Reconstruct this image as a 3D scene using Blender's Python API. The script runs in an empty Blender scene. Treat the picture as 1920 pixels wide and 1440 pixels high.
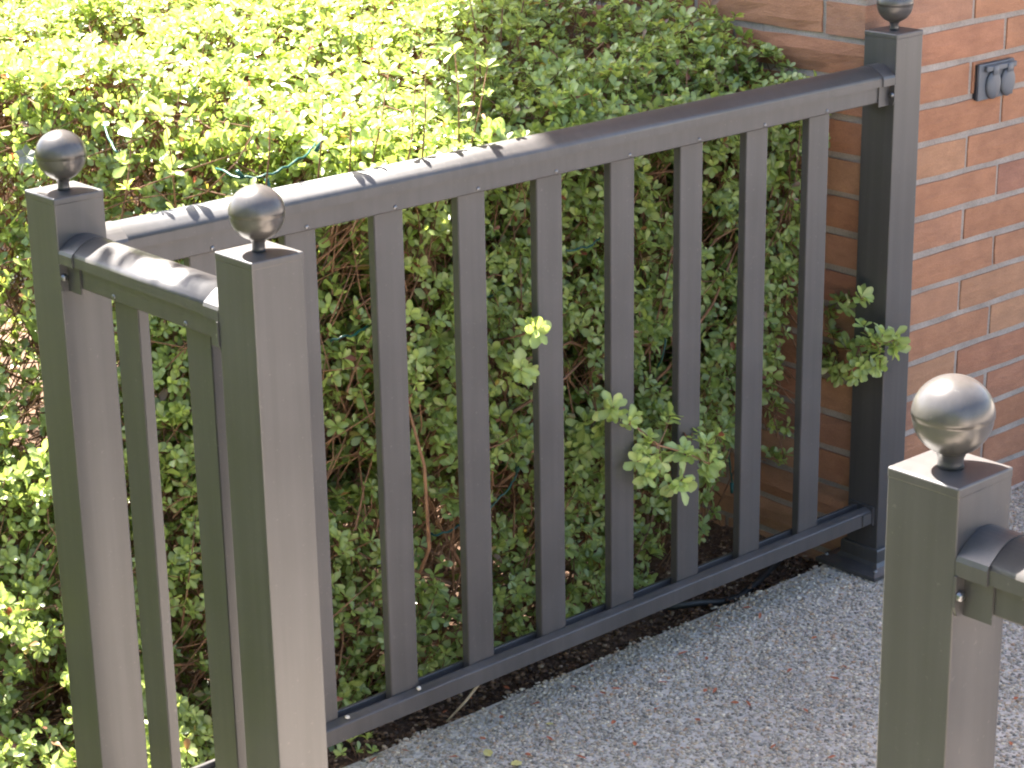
import bpy, bmesh, math, random
import numpy as np
from mathutils import Vector, Matrix

S = bpy.context.scene
COL = S.collection
R = math.radians

# ------------------------------------------------------------------ camera
GZ = 1.07                                   # post cap height above the paving
CAM = Vector((-1.4471, -2.5438, 0.6787 + GZ))
yaw, pit, rol = R(41.4391), R(18.6344), R(-0.9963)
fwd = Vector((math.sin(yaw) * math.cos(pit), math.cos(yaw) * math.cos(pit), -math.sin(pit)))
rt = Vector((math.cos(yaw), -math.sin(yaw), 0))
up = rt.cross(fwd)
r2 = rt * math.cos(rol) + up * math.sin(rol)
u2 = -rt * math.sin(rol) + up * math.cos(rol)
cd = bpy.data.cameras.new('camera')
cd.sensor_width = 36
cd.lens = 4082.56 / 1920 * 36
cd.clip_start, cd.clip_end = 0.05, 500
cam = bpy.data.objects.new('camera', cd)
COL.objects.link(cam)
cam.matrix_world = Matrix(((r2.x, u2.x, -fwd.x, CAM.x), (r2.y, u2.y, -fwd.y, CAM.y), (r2.z, u2.z, -fwd.z, CAM.z), (0, 0, 0, 1)))
S.camera = cam

# ------------------------------------------------------------------ light
SUN_AZ, SUN_EL = R(5), R(57)                # azimuth from +Y towards +X
w = bpy.data.worlds.new('World')
S.world = w
w.use_nodes = True
nt = w.node_tree
bg = nt.nodes['Background']
sk = nt.nodes.new('ShaderNodeTexSky')
sk.sky_type = 'NISHITA'
sk.sun_disc = False
sk.sun_elevation, sk.sun_rotation = SUN_EL, SUN_AZ
sk.air_density, sk.dust_density, sk.ozone_density = 1.0, 2.6, 1.0
nt.links.new(sk.outputs[0], bg.inputs[0])
bg.inputs[1].default_value = 0.062
sl = bpy.data.lights.new('sun', 'SUN')
sl.energy, sl.angle, sl.color = 5.0, R(0.53), (1.0, 0.95, 0.86)
so = bpy.data.objects.new('sun', sl)
COL.objects.link(so)
sdir = Vector((math.sin(SUN_AZ) * math.cos(SUN_EL), math.cos(SUN_AZ) * math.cos(SUN_EL), math.sin(SUN_EL)))
so.rotation_euler = sdir.to_track_quat('Z', 'Y').to_euler()
so.location = (0, 4, 8)
S.view_settings.view_transform = 'Standard'
S.view_settings.look = 'None'
S.view_settings.gamma = 1
S.view_settings.use_curve_mapping = False
S.view_settings.exposure = 3.45
S.cycles.use_denoising = True
S.cycles.max_bounces = 8
S.cycles.sample_clamp_indirect = 8
S.cycles.filter_width = 2.1

# ------------------------------------------------------------------ helpers
def setp(o, label=None, cat=None, group=None, kind=None):
    if label: o['label'] = label
    if cat: o['category'] = cat
    if group: o['group'] = group
    if kind: o['kind'] = kind
    return o

def empty(name, loc, label, cat, group=None):
    o = bpy.data.objects.new(name, None)
    COL.objects.link(o)
    o.location = loc
    o.empty_display_size = 0.05
    o['label'] = label
    o['category'] = cat
    if group: o['group'] = group
    return o

def link(name, me, parent=None, mat=None):
    o = bpy.data.objects.new(name, me)
    COL.objects.link(o)
    if mat is not None and not me.materials:
        me.materials.append(mat)
    if parent is not None:
        o.parent = parent
        inv = Matrix.Identity(4)
        p = parent
        while p is not None:
            inv = inv @ Matrix.Translation(-p.location)
            p = p.parent
        o.matrix_parent_inverse = Matrix.Identity(4)
        o.location = inv.translation        # meshes are built in world coordinates
    return o

def bm_mesh(bm, smooth=False, name='mesh'):
    me = bpy.data.meshes.new(name)
    bmesh.ops.recalc_face_normals(bm, faces=bm.faces)
    bm.to_mesh(me)
    bm.free()
    if smooth:
        me.polygons.foreach_set('use_smooth', [True] * len(me.polygons))
    return me

def add_box(bm, lo, hi, bev=0.0, seg=2):
    vs = [bm.verts.new((x, y, z)) for x in (lo[0], hi[0]) for y in (lo[1], hi[1]) for z in (lo[2], hi[2])]
    fs = [(0, 1, 3, 2), (4, 6, 7, 5), (0, 4, 5, 1), (2, 3, 7, 6), (0, 2, 6, 4), (1, 5, 7, 3)]
    faces = [bm.faces.new([vs[i] for i in f]) for f in fs]
    if bev:
        edges = list({e for f in faces for e in f.edges})
        bmesh.ops.bevel(bm, geom=edges, offset=bev, segments=seg, profile=0.5, affect='EDGES')

def lathe(bm, prof, c, n=32):
    rings = []
    for r, z in prof:
        if r < 1e-5:
            rings.append([bm.verts.new((c[0], c[1], c[2] + z))])
        else:
            rings.append([bm.verts.new((c[0] + r * math.cos(2 * math.pi * i / n), c[1] + r * math.sin(2 * math.pi * i / n), c[2] + z)) for i in range(n)])
    for a, b in zip(rings[:-1], rings[1:]):
        for i in range(n):
            j = (i + 1) % n
            if len(a) == 1 and len(b) == 1: continue
            if len(a) == 1: bm.faces.new((a[0], b[j], b[i]))
            elif len(b) == 1: bm.faces.new((a[i], a[j], b[0]))
            else: bm.faces.new((a[i], a[j], b[j], b[i]))

def tube(bm, pts, rad, n=6):
    pts = [Vector(p) for p in pts]
    rings = []
    for i, p in enumerate(pts):
        d = (pts[min(i + 1, len(pts) - 1)] - pts[max(i - 1, 0)])
        d = d.normalized() if d.length > 1e-9 else Vector((0, 0, 1))
        a = d.orthogonal().normalized() if i == 0 else (a - d * a.dot(d)).normalized()
        b = d.cross(a)
        r = rad[i] if hasattr(rad, '__len__') else rad
        rings.append([bm.verts.new(p + a * r * math.cos(2 * math.pi * k / n) + b * r * math.sin(2 * math.pi * k / n)) for k in range(n)])
    for A, B in zip(rings[:-1], rings[1:]):
        for k in range(n):
            bm.faces.new((A[k], A[(k + 1) % n], B[(k + 1) % n], B[k]))
    if n > 2:
        bm.faces.new(rings[0][::-1])
        bm.faces.new(rings[-1])

def np_mesh(name, V, F, tint=None, smooth=True):
    """V (n,3) floats, F list of index arrays (m,k) with k 3 or 4"""
    me = bpy.data.meshes.new(name)
    me.vertices.add(len(V))
    me.vertices.foreach_set('co', np.asarray(V, np.float32).ravel())
    loops = np.concatenate([f.ravel() for f in F]).astype(np.int32)
    tot = np.concatenate([np.full(len(f), f.shape[1]) for f in F]).astype(np.int32)
    st = np.concatenate([[0], np.cumsum(tot)[:-1]]).astype(np.int32)
    me.loops.add(len(loops))
    me.loops.foreach_set('vertex_index', loops)
    me.polygons.add(len(tot))
    me.polygons.foreach_set('loop_start', st)
    me.polygons.foreach_set('loop_total', tot)
    me.polygons.foreach_set('use_smooth', np.full(len(tot), smooth))
    if tint is not None:
        a = me.attributes.new('tint', 'FLOAT_COLOR', 'POINT')
        a.data.foreach_set('color', np.concatenate([tint, np.ones((len(tint), 1))], 1).astype(np.float32).ravel())
    me.update(calc_edges=True)
    return me

class NT:
    def __init__(s, name):
        s.m = bpy.data.materials.new(name)
        s.m.use_nodes = True
        s.t = s.m.node_tree
        s.b = s.t.nodes['Principled BSDF']
        s.out = s.t.nodes['Material Output']
    def n(s, t, **k):
        x = s.t.nodes.new(t)
        for a, v in k.items():
            if a.startswith('_'): x.inputs[a[1:].replace('_', ' ')].default_value = v
            else: setattr(x, a, v)
        return x
    def l(s, a, b): s.t.links.new(a, b)
    def ramp(s, src, stops):
        r = s.n('ShaderNodeValToRGB')
        e = r.color_ramp.elements
        while len(e) < len(stops): e.new(0.5)
        for i, (p, c) in enumerate(stops):
            e[i].position = p
            e[i].color = (*c, 1) if len(c) == 3 else c
        s.l(src, r.inputs[0])
        return r.outputs[0]
    def bump(s, src, strength, dist, prev=None):
        b = s.n('ShaderNodeBump', _Strength=strength, _Distance=dist)
        s.l(src, b.inputs['Height'])
        if prev is not None: s.l(prev, b.inputs['Normal'])
        return b.outputs[0]
    def mix(s, fac, a, b, mode='MIX'):
        m = s.n('ShaderNodeMix', data_type='RGBA', blend_type=mode)
        for v, i in ((fac, 0), (a, 6), (b, 7)):
            if hasattr(v, 'is_linked') or hasattr(v, 'links'): s.l(v, m.inputs[i])
            else: m.inputs[i].default_value = v if i == 0 else (*v, 1)
        return m.outputs[2]

rnd = random.Random(7)
rng = np.random.default_rng(11)

# ------------------------------------------------------------------ materials
def mat_metal(name, base, rough, metallic):
    k = NT(name)
    tc = k.n('ShaderNodeTexCoord')
    n1 = k.n('ShaderNodeTexNoise', _Scale=9.0, _Detail=4.0)
    n2 = k.n('ShaderNodeTexNoise', _Scale=900.0, _Detail=2.0)
    n3 = k.n('ShaderNodeTexNoise', _Scale=160.0, _Detail=3.0)
    for n in (n1, n2, n3): k.l(tc.outputs['Object'], n.inputs['Vector'])
    dust = k.ramp(n3.outputs[0], [(0.66, (0, 0, 0)), (0.78, (1, 1, 1))])
    c = k.ramp(n1.outputs[0], [(0.3, tuple(b * 0.9 for b in base)), (0.7, tuple(b * 1.1 for b in base))])
    md = k.n('ShaderNodeMath', operation='MULTIPLY')
    k.l(dust, md.inputs[0])
    md.inputs[1].default_value = 0.14
    mp = k.n('ShaderNodeMapping', _Scale=(70, 70, 3.0))
    k.l(tc.outputs['Object'], mp.inputs[0])
    n4 = k.n('ShaderNodeTexNoise', _Scale=1.0, _Detail=4.0)
    k.l(mp.outputs[0], n4.inputs['Vector'])
    c = k.mix(0.5, c, k.ramp(n4.outputs[0], [(0.38, (0.78, 0.77, 0.76)), (0.62, (1.12, 1.11, 1.10))]), 'MULTIPLY')
    n5 = k.n('ShaderNodeTexNoise', _Scale=260.0, _Detail=1.0)
    k.l(tc.outputs['Object'], n5.inputs['Vector'])
    c = k.mix(k.ramp(n5.outputs[0], [(0.795, (0, 0, 0)), (0.83, (0.4, 0.4, 0.4))]), c, (0.30, 0.27, 0.23))
    k.l(k.mix(md.outputs[0], c, (0.34, 0.31, 0.27)), k.b.inputs['Base Color'])
    rr = k.n('ShaderNodeMapRange', _To_Min=rough - 0.05, _To_Max=rough + 0.08)
    k.l(n1.outputs[0], rr.inputs[0])
    k.l(rr.outputs[0], k.b.inputs['Roughness'])
    k.b.inputs['Metallic'].default_value = metallic
    k.l(k.bump(n2.outputs[0], 0.05, 0.0006), k.b.inputs['Normal'])
    return k.m
M_METAL = mat_metal('powder_coated_metal', (0.053, 0.048, 0.048), 0.42, 0.18)
M_METAL.node_tree.nodes['Principled BSDF'].inputs['Specular IOR Level'].default_value = 0.75
M_BALL = mat_metal('satin_ball_metal', (0.085, 0.077, 0.074), 0.29, 0.38)
k = NT('zinc_screw')
k.b.inputs['Base Color'].default_value = (0.17, 0.17, 0.18, 1)
k.b.inputs['Metallic'].default_value = 0.9
k.b.inputs['Roughness'].default_value = 0.3
M_SCREW = k.m

def mat_brick(name):
    k = NT(name)
    oi = k.n('ShaderNodeObjectInfo')
    tc = k.n('ShaderNodeTexCoord')
    off = k.n('ShaderNodeVectorMath', operation='SCALE', _Scale=37.0)
    cv = k.n('ShaderNodeCombineXYZ')
    for i in range(3): k.l(oi.outputs['Random'], cv.inputs[i])
    k.l(cv.outputs[0], off.inputs[0])
    ad = k.n('ShaderNodeVectorMath', operation='ADD')
    k.l(tc.outputs['Object'], ad.inputs[0])
    k.l(off.outputs[0], ad.inputs[1])
    base = k.ramp(oi.outputs['Random'], [(0.0, (0.330, 0.147, 0.078)), (0.22, (0.365, 0.176, 0.098)), (0.40, (0.315, 0.136, 0.072)), (0.55, (0.39, 0.212, 0.120)),
                                         (0.68, (0.335, 0.147, 0.086)), (0.80, (0.350, 0.163, 0.088)), (0.90, (0.290, 0.126, 0.084)), (1.0, (0.39, 0.217, 0.126))])
    mp = k.n('ShaderNodeMapping', _Rotation=(0, R(38), 0), _Scale=(14, 30, 60))
    k.l(ad.outputs[0], mp.inputs[0])
    drag = k.n('ShaderNodeTexNoise', _Scale=1.0, _Detail=6.0, _Roughness=0.62)
    k.l(mp.outputs[0], drag.inputs['Vector'])
    blot = k.n('ShaderNodeTexNoise', _Scale=22.0, _Detail=4.0)
    grit = k.n('ShaderNodeTexNoise', _Scale=420.0, _Detail=3.0)
    for n in (blot, grit): k.l(ad.outputs[0], n.inputs['Vector'])
    c = k.mix(0.38, base, k.ramp(blot.outputs[0], [(0.3, (0.62, 0.58, 0.56)), (0.7, (1.15, 1.12, 1.08))]), 'MULTIPLY')
    c = k.mix(0.24, c, k.ramp(drag.outputs[0], [(0.35, (0.62, 0.58, 0.55)), (0.62, (1.25, 1.22, 1.18))]), 'MULTIPLY')
    c = k.mix(0.25, c, k.ramp(grit.outputs[0], [(0.35, (0.5, 0.5, 0.5)), (0.65, (1.3, 1.3, 1.3))]), 'MULTIPLY')
    k.l(c, k.b.inputs['Base Color'])
    k.b.inputs['Roughness'].default_value = 0.9
    b = k.bump(drag.outputs[0], 0.9, 0.004)
    b = k.bump(grit.outputs[0], 0.8, 0.0016, b)
    k.l(b, k.b.inputs['Normal'])
    return k.m
M_BRICK = mat_brick('fired_brick')

k = NT('mortar')
tc = k.n('ShaderNodeTexCoord')
n1 = k.n('ShaderNodeTexNoise', _Scale=16.0, _Detail=6.0)
n2 = k.n('ShaderNodeTexNoise', _Scale=380.0, _Detail=3.0)
for n in (n1, n2): k.l(tc.outputs['Object'], n.inputs['Vector'])
c = k.ramp(n1.outputs[0], [(0.3, (0.26, 0.212, 0.178)), (0.7, (0.37, 0.312, 0.268))])
k.l(k.mix(0.4, c, k.ramp(n2.outputs[0], [(0.35, (0.55, 0.55, 0.55)), (0.65, (1.2, 1.2, 1.2))]), 'MULTIPLY'), k.b.inputs['Base Color'])
k.b.inputs['Roughness'].default_value = 0.95
k.l(k.bump(n2.outputs[0], 0.7, 0.0015), k.b.inputs['Normal'])
M_MORTAR = k.m

def mat_leaf():
    k = NT('azalea_leaf')
    at = k.n('ShaderNodeAttribute', attribute_name='tint')
    k.l(at.outputs['Color'], k.b.inputs['Base Color'])
    k.b.inputs['Roughness'].default_value = 0.36
    k.b.inputs['Specular IOR Level'].default_value = 0.8
    tr = k.n('ShaderNodeBsdfTranslucent')
    hs = k.n('ShaderNodeMix', data_type='RGBA', blend_type='MULTIPLY')
    hs.inputs[0].default_value = 1
    k.l(at.outputs['Color'], hs.inputs[6])
    hs.inputs[7].default_value = (1.95, 1.9, 1.15, 1)
    k.l(hs.outputs[2], tr.inputs['Color'])
    mx = k.n('ShaderNodeMixShader', _Fac=0.38)
    k.l(k.b.outputs[0], mx.inputs[1])
    k.l(tr.outputs[0], mx.inputs[2])
    k.l(mx.outputs[0], k.out.inputs['Surface'])
    return k.m
M_LEAF = mat_leaf()

def mat_tint(name, rough=0.9, bump=0.3, scale=300):
    k = NT(name)
    at = k.n('ShaderNodeAttribute', attribute_name='tint')
    tc = k.n('ShaderNodeTexCoord')
    n = k.n('ShaderNodeTexNoise', _Scale=scale, _Detail=3.0)
    k.l(tc.outputs['Object'], n.inputs['Vector'])
    k.l(k.mix(0.35, at.outputs['Color'], k.ramp(n.outputs[0], [(0.3, (0.6, 0.6, 0.6)), (0.7, (1.25, 1.25, 1.25))]), 'MULTIPLY'), k.b.inputs['Base Color'])
    k.b.inputs['Roughness'].default_value = rough
    k.l(k.bump(n.outputs[0], bump, 0.001), k.b.inputs['Normal'])
    return k.m
M_PEBBLE = mat_tint('aggregate_pebble', 0.75)
M_LITTER = mat_tint('leaf_litter', 0.9)

def mat_noise(name, c0, c1, scale, rough=0.9, bump=0.4, dist=0.01, fine=None):
    k = NT(name)
    tc = k.n('ShaderNodeTexCoord')
    n = k.n('ShaderNodeTexNoise', _Scale=scale, _Detail=7.0, _Roughness=0.6)
    k.l(tc.outputs['Object'], n.inputs['Vector'])
    c = k.ramp(n.outputs[0], [(0.3, c0), (0.7, c1)])
    b = k.bump(n.outputs[0], bump, dist)
    if fine:
        v = k.n('ShaderNodeTexVoronoi', _Scale=fine)
        k.l(tc.outputs['Object'], v.inputs['Vector'])
        c = k.mix(0.55, c, k.ramp(v.outputs['Color'], [(0.0, (0.45, 0.45, 0.48)), (0.5, (1.0, 0.97, 0.95)), (1.0, (1.5, 1.45, 1.42))]), 'MULTIPLY')
        b = k.bump(v.outputs['Distance'], 0.5, 0.004, b)
    k.l(c, k.b.inputs['Base Color'])
    k.b.inputs['Roughness'].default_value = rough
    k.l(b, k.b.inputs['Normal'])
    return k.m
M_PAVE = mat_noise('exposed_aggregate', (0.42, 0.365, 0.315), (0.52, 0.46, 0.40), 3.0, 0.9, 0.2, 0.003, fine=150.0)
M_SOIL = mat_noise('dark_soil', (0.050, 0.027, 0.016), (0.150, 0.083, 0.048), 26.0, 0.95, 0.8, 0.02)
M_LAWN = mat_noise('lawn_turf', (0.030, 0.036, 0.017), (0.050, 0.058, 0.028), 5.0, 0.95, 0.5, 0.02)
M_BARK = mat_noise('twig_bark', (0.105, 0.047, 0.025), (0.26, 0.135, 0.07), 45.0, 0.85, 0.4, 0.002)
M_DRY = mat_noise('dry_stalk', (0.26, 0.20, 0.13), (0.42, 0.34, 0.24), 60.0, 0.85, 0.3, 0.002)
M_CABLE = mat_noise('green_cable_plastic', (0.003, 0.046, 0.038), (0.005, 0.066, 0.055), 30.0, 0.38, 0.05, 0.001)
M_OUTLET = mat_noise('grey_outlet_metal', (0.070, 0.074, 0.086), (0.092, 0.096, 0.108), 30.0, 0.5, 0.1, 0.001)
M_GASKET = mat_noise('dark_gasket', (0.012, 0.012, 0.014), (0.02, 0.02, 0.022), 30.0, 0.7, 0.1, 0.001)
M_HOSE = mat_noise('black_hose_plastic', (0.012, 0.012, 0.012), (0.025, 0.024, 0.022), 30.0, 0.5, 0.1, 0.001)
M_SHADE_ROOF = mat_noise('shade_roof_boarding', (0.42, 0.39, 0.35), (0.52, 0.49, 0.45), 4.0, 0.8, 0.1, 0.002)

# ------------------------------------------------------------------ ground
EDGE = 0.075                                # back edge of the paving, under the fence
bm = bmesh.new()
add_box(bm, (-0.16, -40, -0.14), (40, EDGE - 0.012, -0.0035))
add_box(bm, (-0.75, -4.2, -0.14), (-0.161, -1.62, -0.0035))
add_box(bm, (-30, -40, -0.14), (-0.161, -4.201, -0.0035))
pav = setp(link('paving', bm_mesh(bm), None, M_PAVE), kind='structure')
bm = bmesh.new()
gx, gy = 90, 70
xs = np.linspace(-2.4, 1.80, gx)
ys = np.linspace(EDGE - 0.03, 3.2, gy)
grid = [[bm.verts.new((x, y, -0.042 + 0.012 * math.sin(x * 9 + y * 4) * math.sin(y * 11 - x * 3) + rnd.uniform(-0.008, 0.008))) for y in ys] for x in xs]
for i in range(gx - 1):
    for j in range(gy - 1):
        bm.faces.new((grid[i][j], grid[i + 1][j], grid[i + 1][j + 1], grid[i][j + 1]))
setp(link('soil_bed', bm_mesh(bm, True), None, M_SOIL), kind='structure')
bm = bmesh.new()
vs = [bm.verts.new(p) for p in ((-250, -250, -0.155), (250, -250, -0.155), (250, 250, -0.155), (-250, 250, -0.155))]
bm.faces.new(vs)
add_box(bm, (-30, -4.19, -0.15), (-0.76, -0.02, -0.03))
add_box(bm, (-0.759, -1.61, -0.15), (-0.17, -0.02, -0.03))
setp(link('lawn', bm_mesh(bm), None, M_LAWN), kind='structure')

# pebbles standing proud of the paving where the camera sees it
ICO = bmesh.new()
bmesh.ops.create_icosphere(ICO, subdivisions=1, radius=1.0)
IV = np.array([v.co[:] for v in ICO.verts])
IF = np.array([[v.index for v in f.verts] for f in ICO.faces])
ICO.free()
def pebbles(name, P, rad, cols, mat, flat=0.6):
    n = len(P)
    ang = rng.uniform(0, 6.283, n)
    sc = np.stack([rad * rng.uniform(0.75, 1.3, n), rad * rng.uniform(0.75, 1.3, n), rad * flat * rng.uniform(0.7, 1.2, n)], 1)
    V = IV[None] * sc[:, None] * rng.uniform(0.82, 1.15, (n, len(IV), 1))
    c, s = np.cos(ang)[:, None], np.sin(ang)[:, None]
    X = V[..., 0] * c - V[..., 1] * s
    Y = V[..., 0] * s + V[..., 1] * c
    V = np.stack([X, Y, V[..., 2]], 2) + P[:, None]
    F = (IF[None] + (np.arange(n) * len(IV))[:, None, None]).reshape(-1, 3)
    return link(name, np_mesh(name, V.reshape(-1, 3), [F], np.repeat(cols, len(IV), 0), True), None, mat)
def hit(px, py, ax, val):
    """world point where the sight line through a photo pixel meets a plane"""
    d = fwd + r2 * ((px - 960) / 4082.56) - u2 * ((py - 720) / 4082.56)
    t = (val - CAM[ax]) / d[ax]
    return CAM + d * t
NP = 76000
px_ = rng.uniform(0.30, 2.75, NP)
py_ = rng.uniform(-0.95, EDGE, NP)
keep = (py_ > -0.18 - (px_ - 0.3) * 0.62) & (py_ < EDGE - 0.012 + rng.normal(0, 0.006, NP) + 0.008 * np.sin(px_ * 23) + 0.005 * np.sin(px_ * 61))
keep &= ~((px_ > 1.745) & (py_ > 0.05))
px_, py_ = px_[keep], py_[keep]
pal = np.array([[.34, .335, .35], [.44, .435, .45], [.62, .61, .61], [.23, .235, .26], [.40, .33, .28], [.12, .12, .135], [.30, .30, .32], [.36, .24, .18], [.52, .47, .42]])
pal = np.clip((pal * .85 + .15 * .36) * [1.08, 0.90, 0.68], 0, .85)
pc = pal[rng.choice(len(pal), len(px_), p=[.22, .19, .10, .15, .09, .07, .12, .02, .04])] * rng.uniform(.85, 1.15, (len(px_), 1))
g = pebbles('gravel', np.stack([px_, py_, np.full(len(px_), -0.003) + rng.uniform(-.0012, .0012, len(px_))], 1), rng.uniform(.0020, .0044, len(px_)), pc, M_PEBBLE)
setp(g, kind='stuff')
# crumbs of bark and soil on the strip behind the paving
n = 14000
lx = rng.uniform(-0.9, 1.74, n)
ly = EDGE - 0.012 + np.abs(rng.normal(0, 0.20, n))
lc = np.array([[.10, .053, .030], [.16, .088, .05], [.26, .15, .085], [.07, .04, .026], [.36, .25, .16]])[rng.choice(5, n, p=[.35, .27, .13, .2, .05])]
lt = pebbles('soil_crumbs', np.stack([lx, ly, -0.038 + rng.uniform(-.006, .016, n)], 1), rng.uniform(.0016, .0062, n), lc, M_LITTER, 0.5)
setp(lt, kind='stuff')

# ------------------------------------------------------------------ brick house
house = empty('brick_house', (1.75, 0.06, 0), 'orange red brick house corner standing behind the far railing post', 'house')
XW, YW, TOP, PITCH = 1.75, 0.06, 5.2, 0.075
INS = 0.0045
bm = bmesh.new()
# mortar core, a solid L of two walls
add_box(bm, (XW + INS, YW + INS, -0.13), (7.0, YW + 0.26, TOP))
add_box(bm, (XW + INS, YW + 0.261, -0.13), (XW + 0.26, 6.0, TOP))
link('wall', bm_mesh(bm), house, M_MORTAR)
bm = bmesh.new()
# unseen overhang added and outlined so its edge throws the shade on hedge and rail
poly = [(1.104, -1.90), (1.105, 2.96), (1.17, 3.06), (1.42, 3.26), (1.74, 3.56), (1.74, 6.4), (7.4, 6.4), (7.4, -1.90)]
for z0, z1 in ((TOP + 0.002, TOP + 0.16),):
    a = [bm.verts.new((x, y, z0)) for x, y in poly]
    b = [bm.verts.new((x, y, z1)) for x, y in poly]
    bm.faces.new(a)
    bm.faces.new(b[::-1])
    for i in range(len(poly)):
        j = (i + 1) % len(poly)
        bm.faces.new((a[i], a[j], b[j], b[i]))
link('shade_roof', bm_mesh(bm), house, M_SHADE_ROOF)

def brick_mesh(L, H, D, rock, seed, ends=False):
    """front at y=0 facing -Y, centred on x and z; 5 x 3 uneven front"""
    q = random.Random(seed)
    nx, nz = (6, 4) if rock else (5, 3)
    bm = bmesh.new()
    a, b, c0 = q.uniform(-.5, .5), q.uniform(-.5, .5), q.uniform(-.004, .004)
    front = []
    for i in range(nx):
        col = []
        for j in range(nz):
            u, v = i / (nx - 1), j / (nz - 1)
            edge = i in (0, nx - 1) or j in (0, nz - 1)
            y = q.uniform(-.0012, .0008)
            if rock:
                fold = abs((u - .5) * (1.2 + a) + (v - .5) * (b * 2))
                y += (-.0035 * max(0, 1 - fold * 1.6) + q.uniform(-.002, .0015)) * (0.3 if edge else 1)
            if edge: y += .0018
            col.append(bm.verts.new(((u - .5) * L + (q.uniform(-.002, .002) if not edge or j in (0, nz - 1) and 0 < i < nx - 1 else q.uniform(-.0018, .0005)),
                                     y, (v - .5) * H + (q.uniform(-.0018, .0012)))))
        front.append(col)
    for i in range(nx - 1):
        for j in range(nz - 1):
            bm.faces.new((front[i][j], front[i + 1][j], front[i + 1][j + 1], front[i][j + 1]))
    ring = [front[i][0] for i in range(nx)] + [front[nx - 1][j] for j in range(1, nz)] + [front[i][nz - 1] for i in range(nx - 2, -1, -1)] + [front[0][j] for j in range(nz - 2, 0, -1)]
    back = [bm.verts.new((v.co.x, D, v.co.z)) for v in ring]
    for i in range(len(ring)):
        j = (i + 1) % len(ring)
        bm.faces.new((ring[j], ring[i], back[i], back[j]))
    bm.faces.new(back)
    return bm_mesh(bm, False, 'brick')
BL, BH, J, BD = 0.327, 0.0615, 0.0112, 0.0966
MS = [brick_mesh(BL, BH, .09, False, i) for i in range(9)]
MR = [brick_mesh(BL, BH, .09, True, 30 + i) for i in range(9)]
MC = [brick_mesh(BL, BH, BD, False, 60 + i) for i in range(4)]
for m in MS + MR + MC: m.materials.append(M_BRICK)
def brick(me, x, y, z, rz):
    o = bpy.data.objects.new('brick', me)
    COL.objects.link(o)
    o.parent = house
    o.location = (x - 1.75, y - 0.06, z)
    o.rotation_euler = (0, 0, rz)
rest = []
for kk in range(-55, 16):
    zc = 1.040 - PITCH * kk + PITCH / 2
    odd = kk % 2                             # long bricks in third bond; each corner brick shows its side and its end
    near = -12 <= kk <= 15
    dx, dy = (BD, BL) if odd else (BL, BD)
    if near:
        if odd: brick(MR[kk % 9], XW, YW + BL / 2, zc, -math.pi / 2)
        else: brick(MC[kk % 4], XW + BL / 2, YW, zc, 0)
    else:
        rest.append((XW, YW, XW + dx, YW + dy, zc))
    x = XW + dx + J
    i = 0
    while x < 6.8:
        if near and i < 4: brick(MS[rnd.randrange(9)], x + BL / 2, YW + rnd.uniform(-.001, .001), zc + rnd.uniform(-.0008, .0008), 0)
        else: rest.append((x, YW, x + BL, YW + .05, zc))
        x += BL + J
        i += 1
    y = YW + dy + J
    i = 0
    while y < 5.6:
        if near and i < 4: brick(MR[rnd.randrange(9)], XW + rnd.uniform(-.001, .001), y + BL / 2, zc + rnd.uniform(-.0008, .0008), -math.pi / 2)
        else: rest.append((XW, y, XW + .05, y + BL, zc))
        y += BL + J
        i += 1
bm = bmesh.new()
for x0, y0, x1, y1, zc in rest: add_box(bm, (x0, y0, zc - BH / 2), (x1, y1, zc + BH / 2))
setp(link('brickwork', bm_mesh(bm), house, M_BRICK), kind='stuff')

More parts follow.
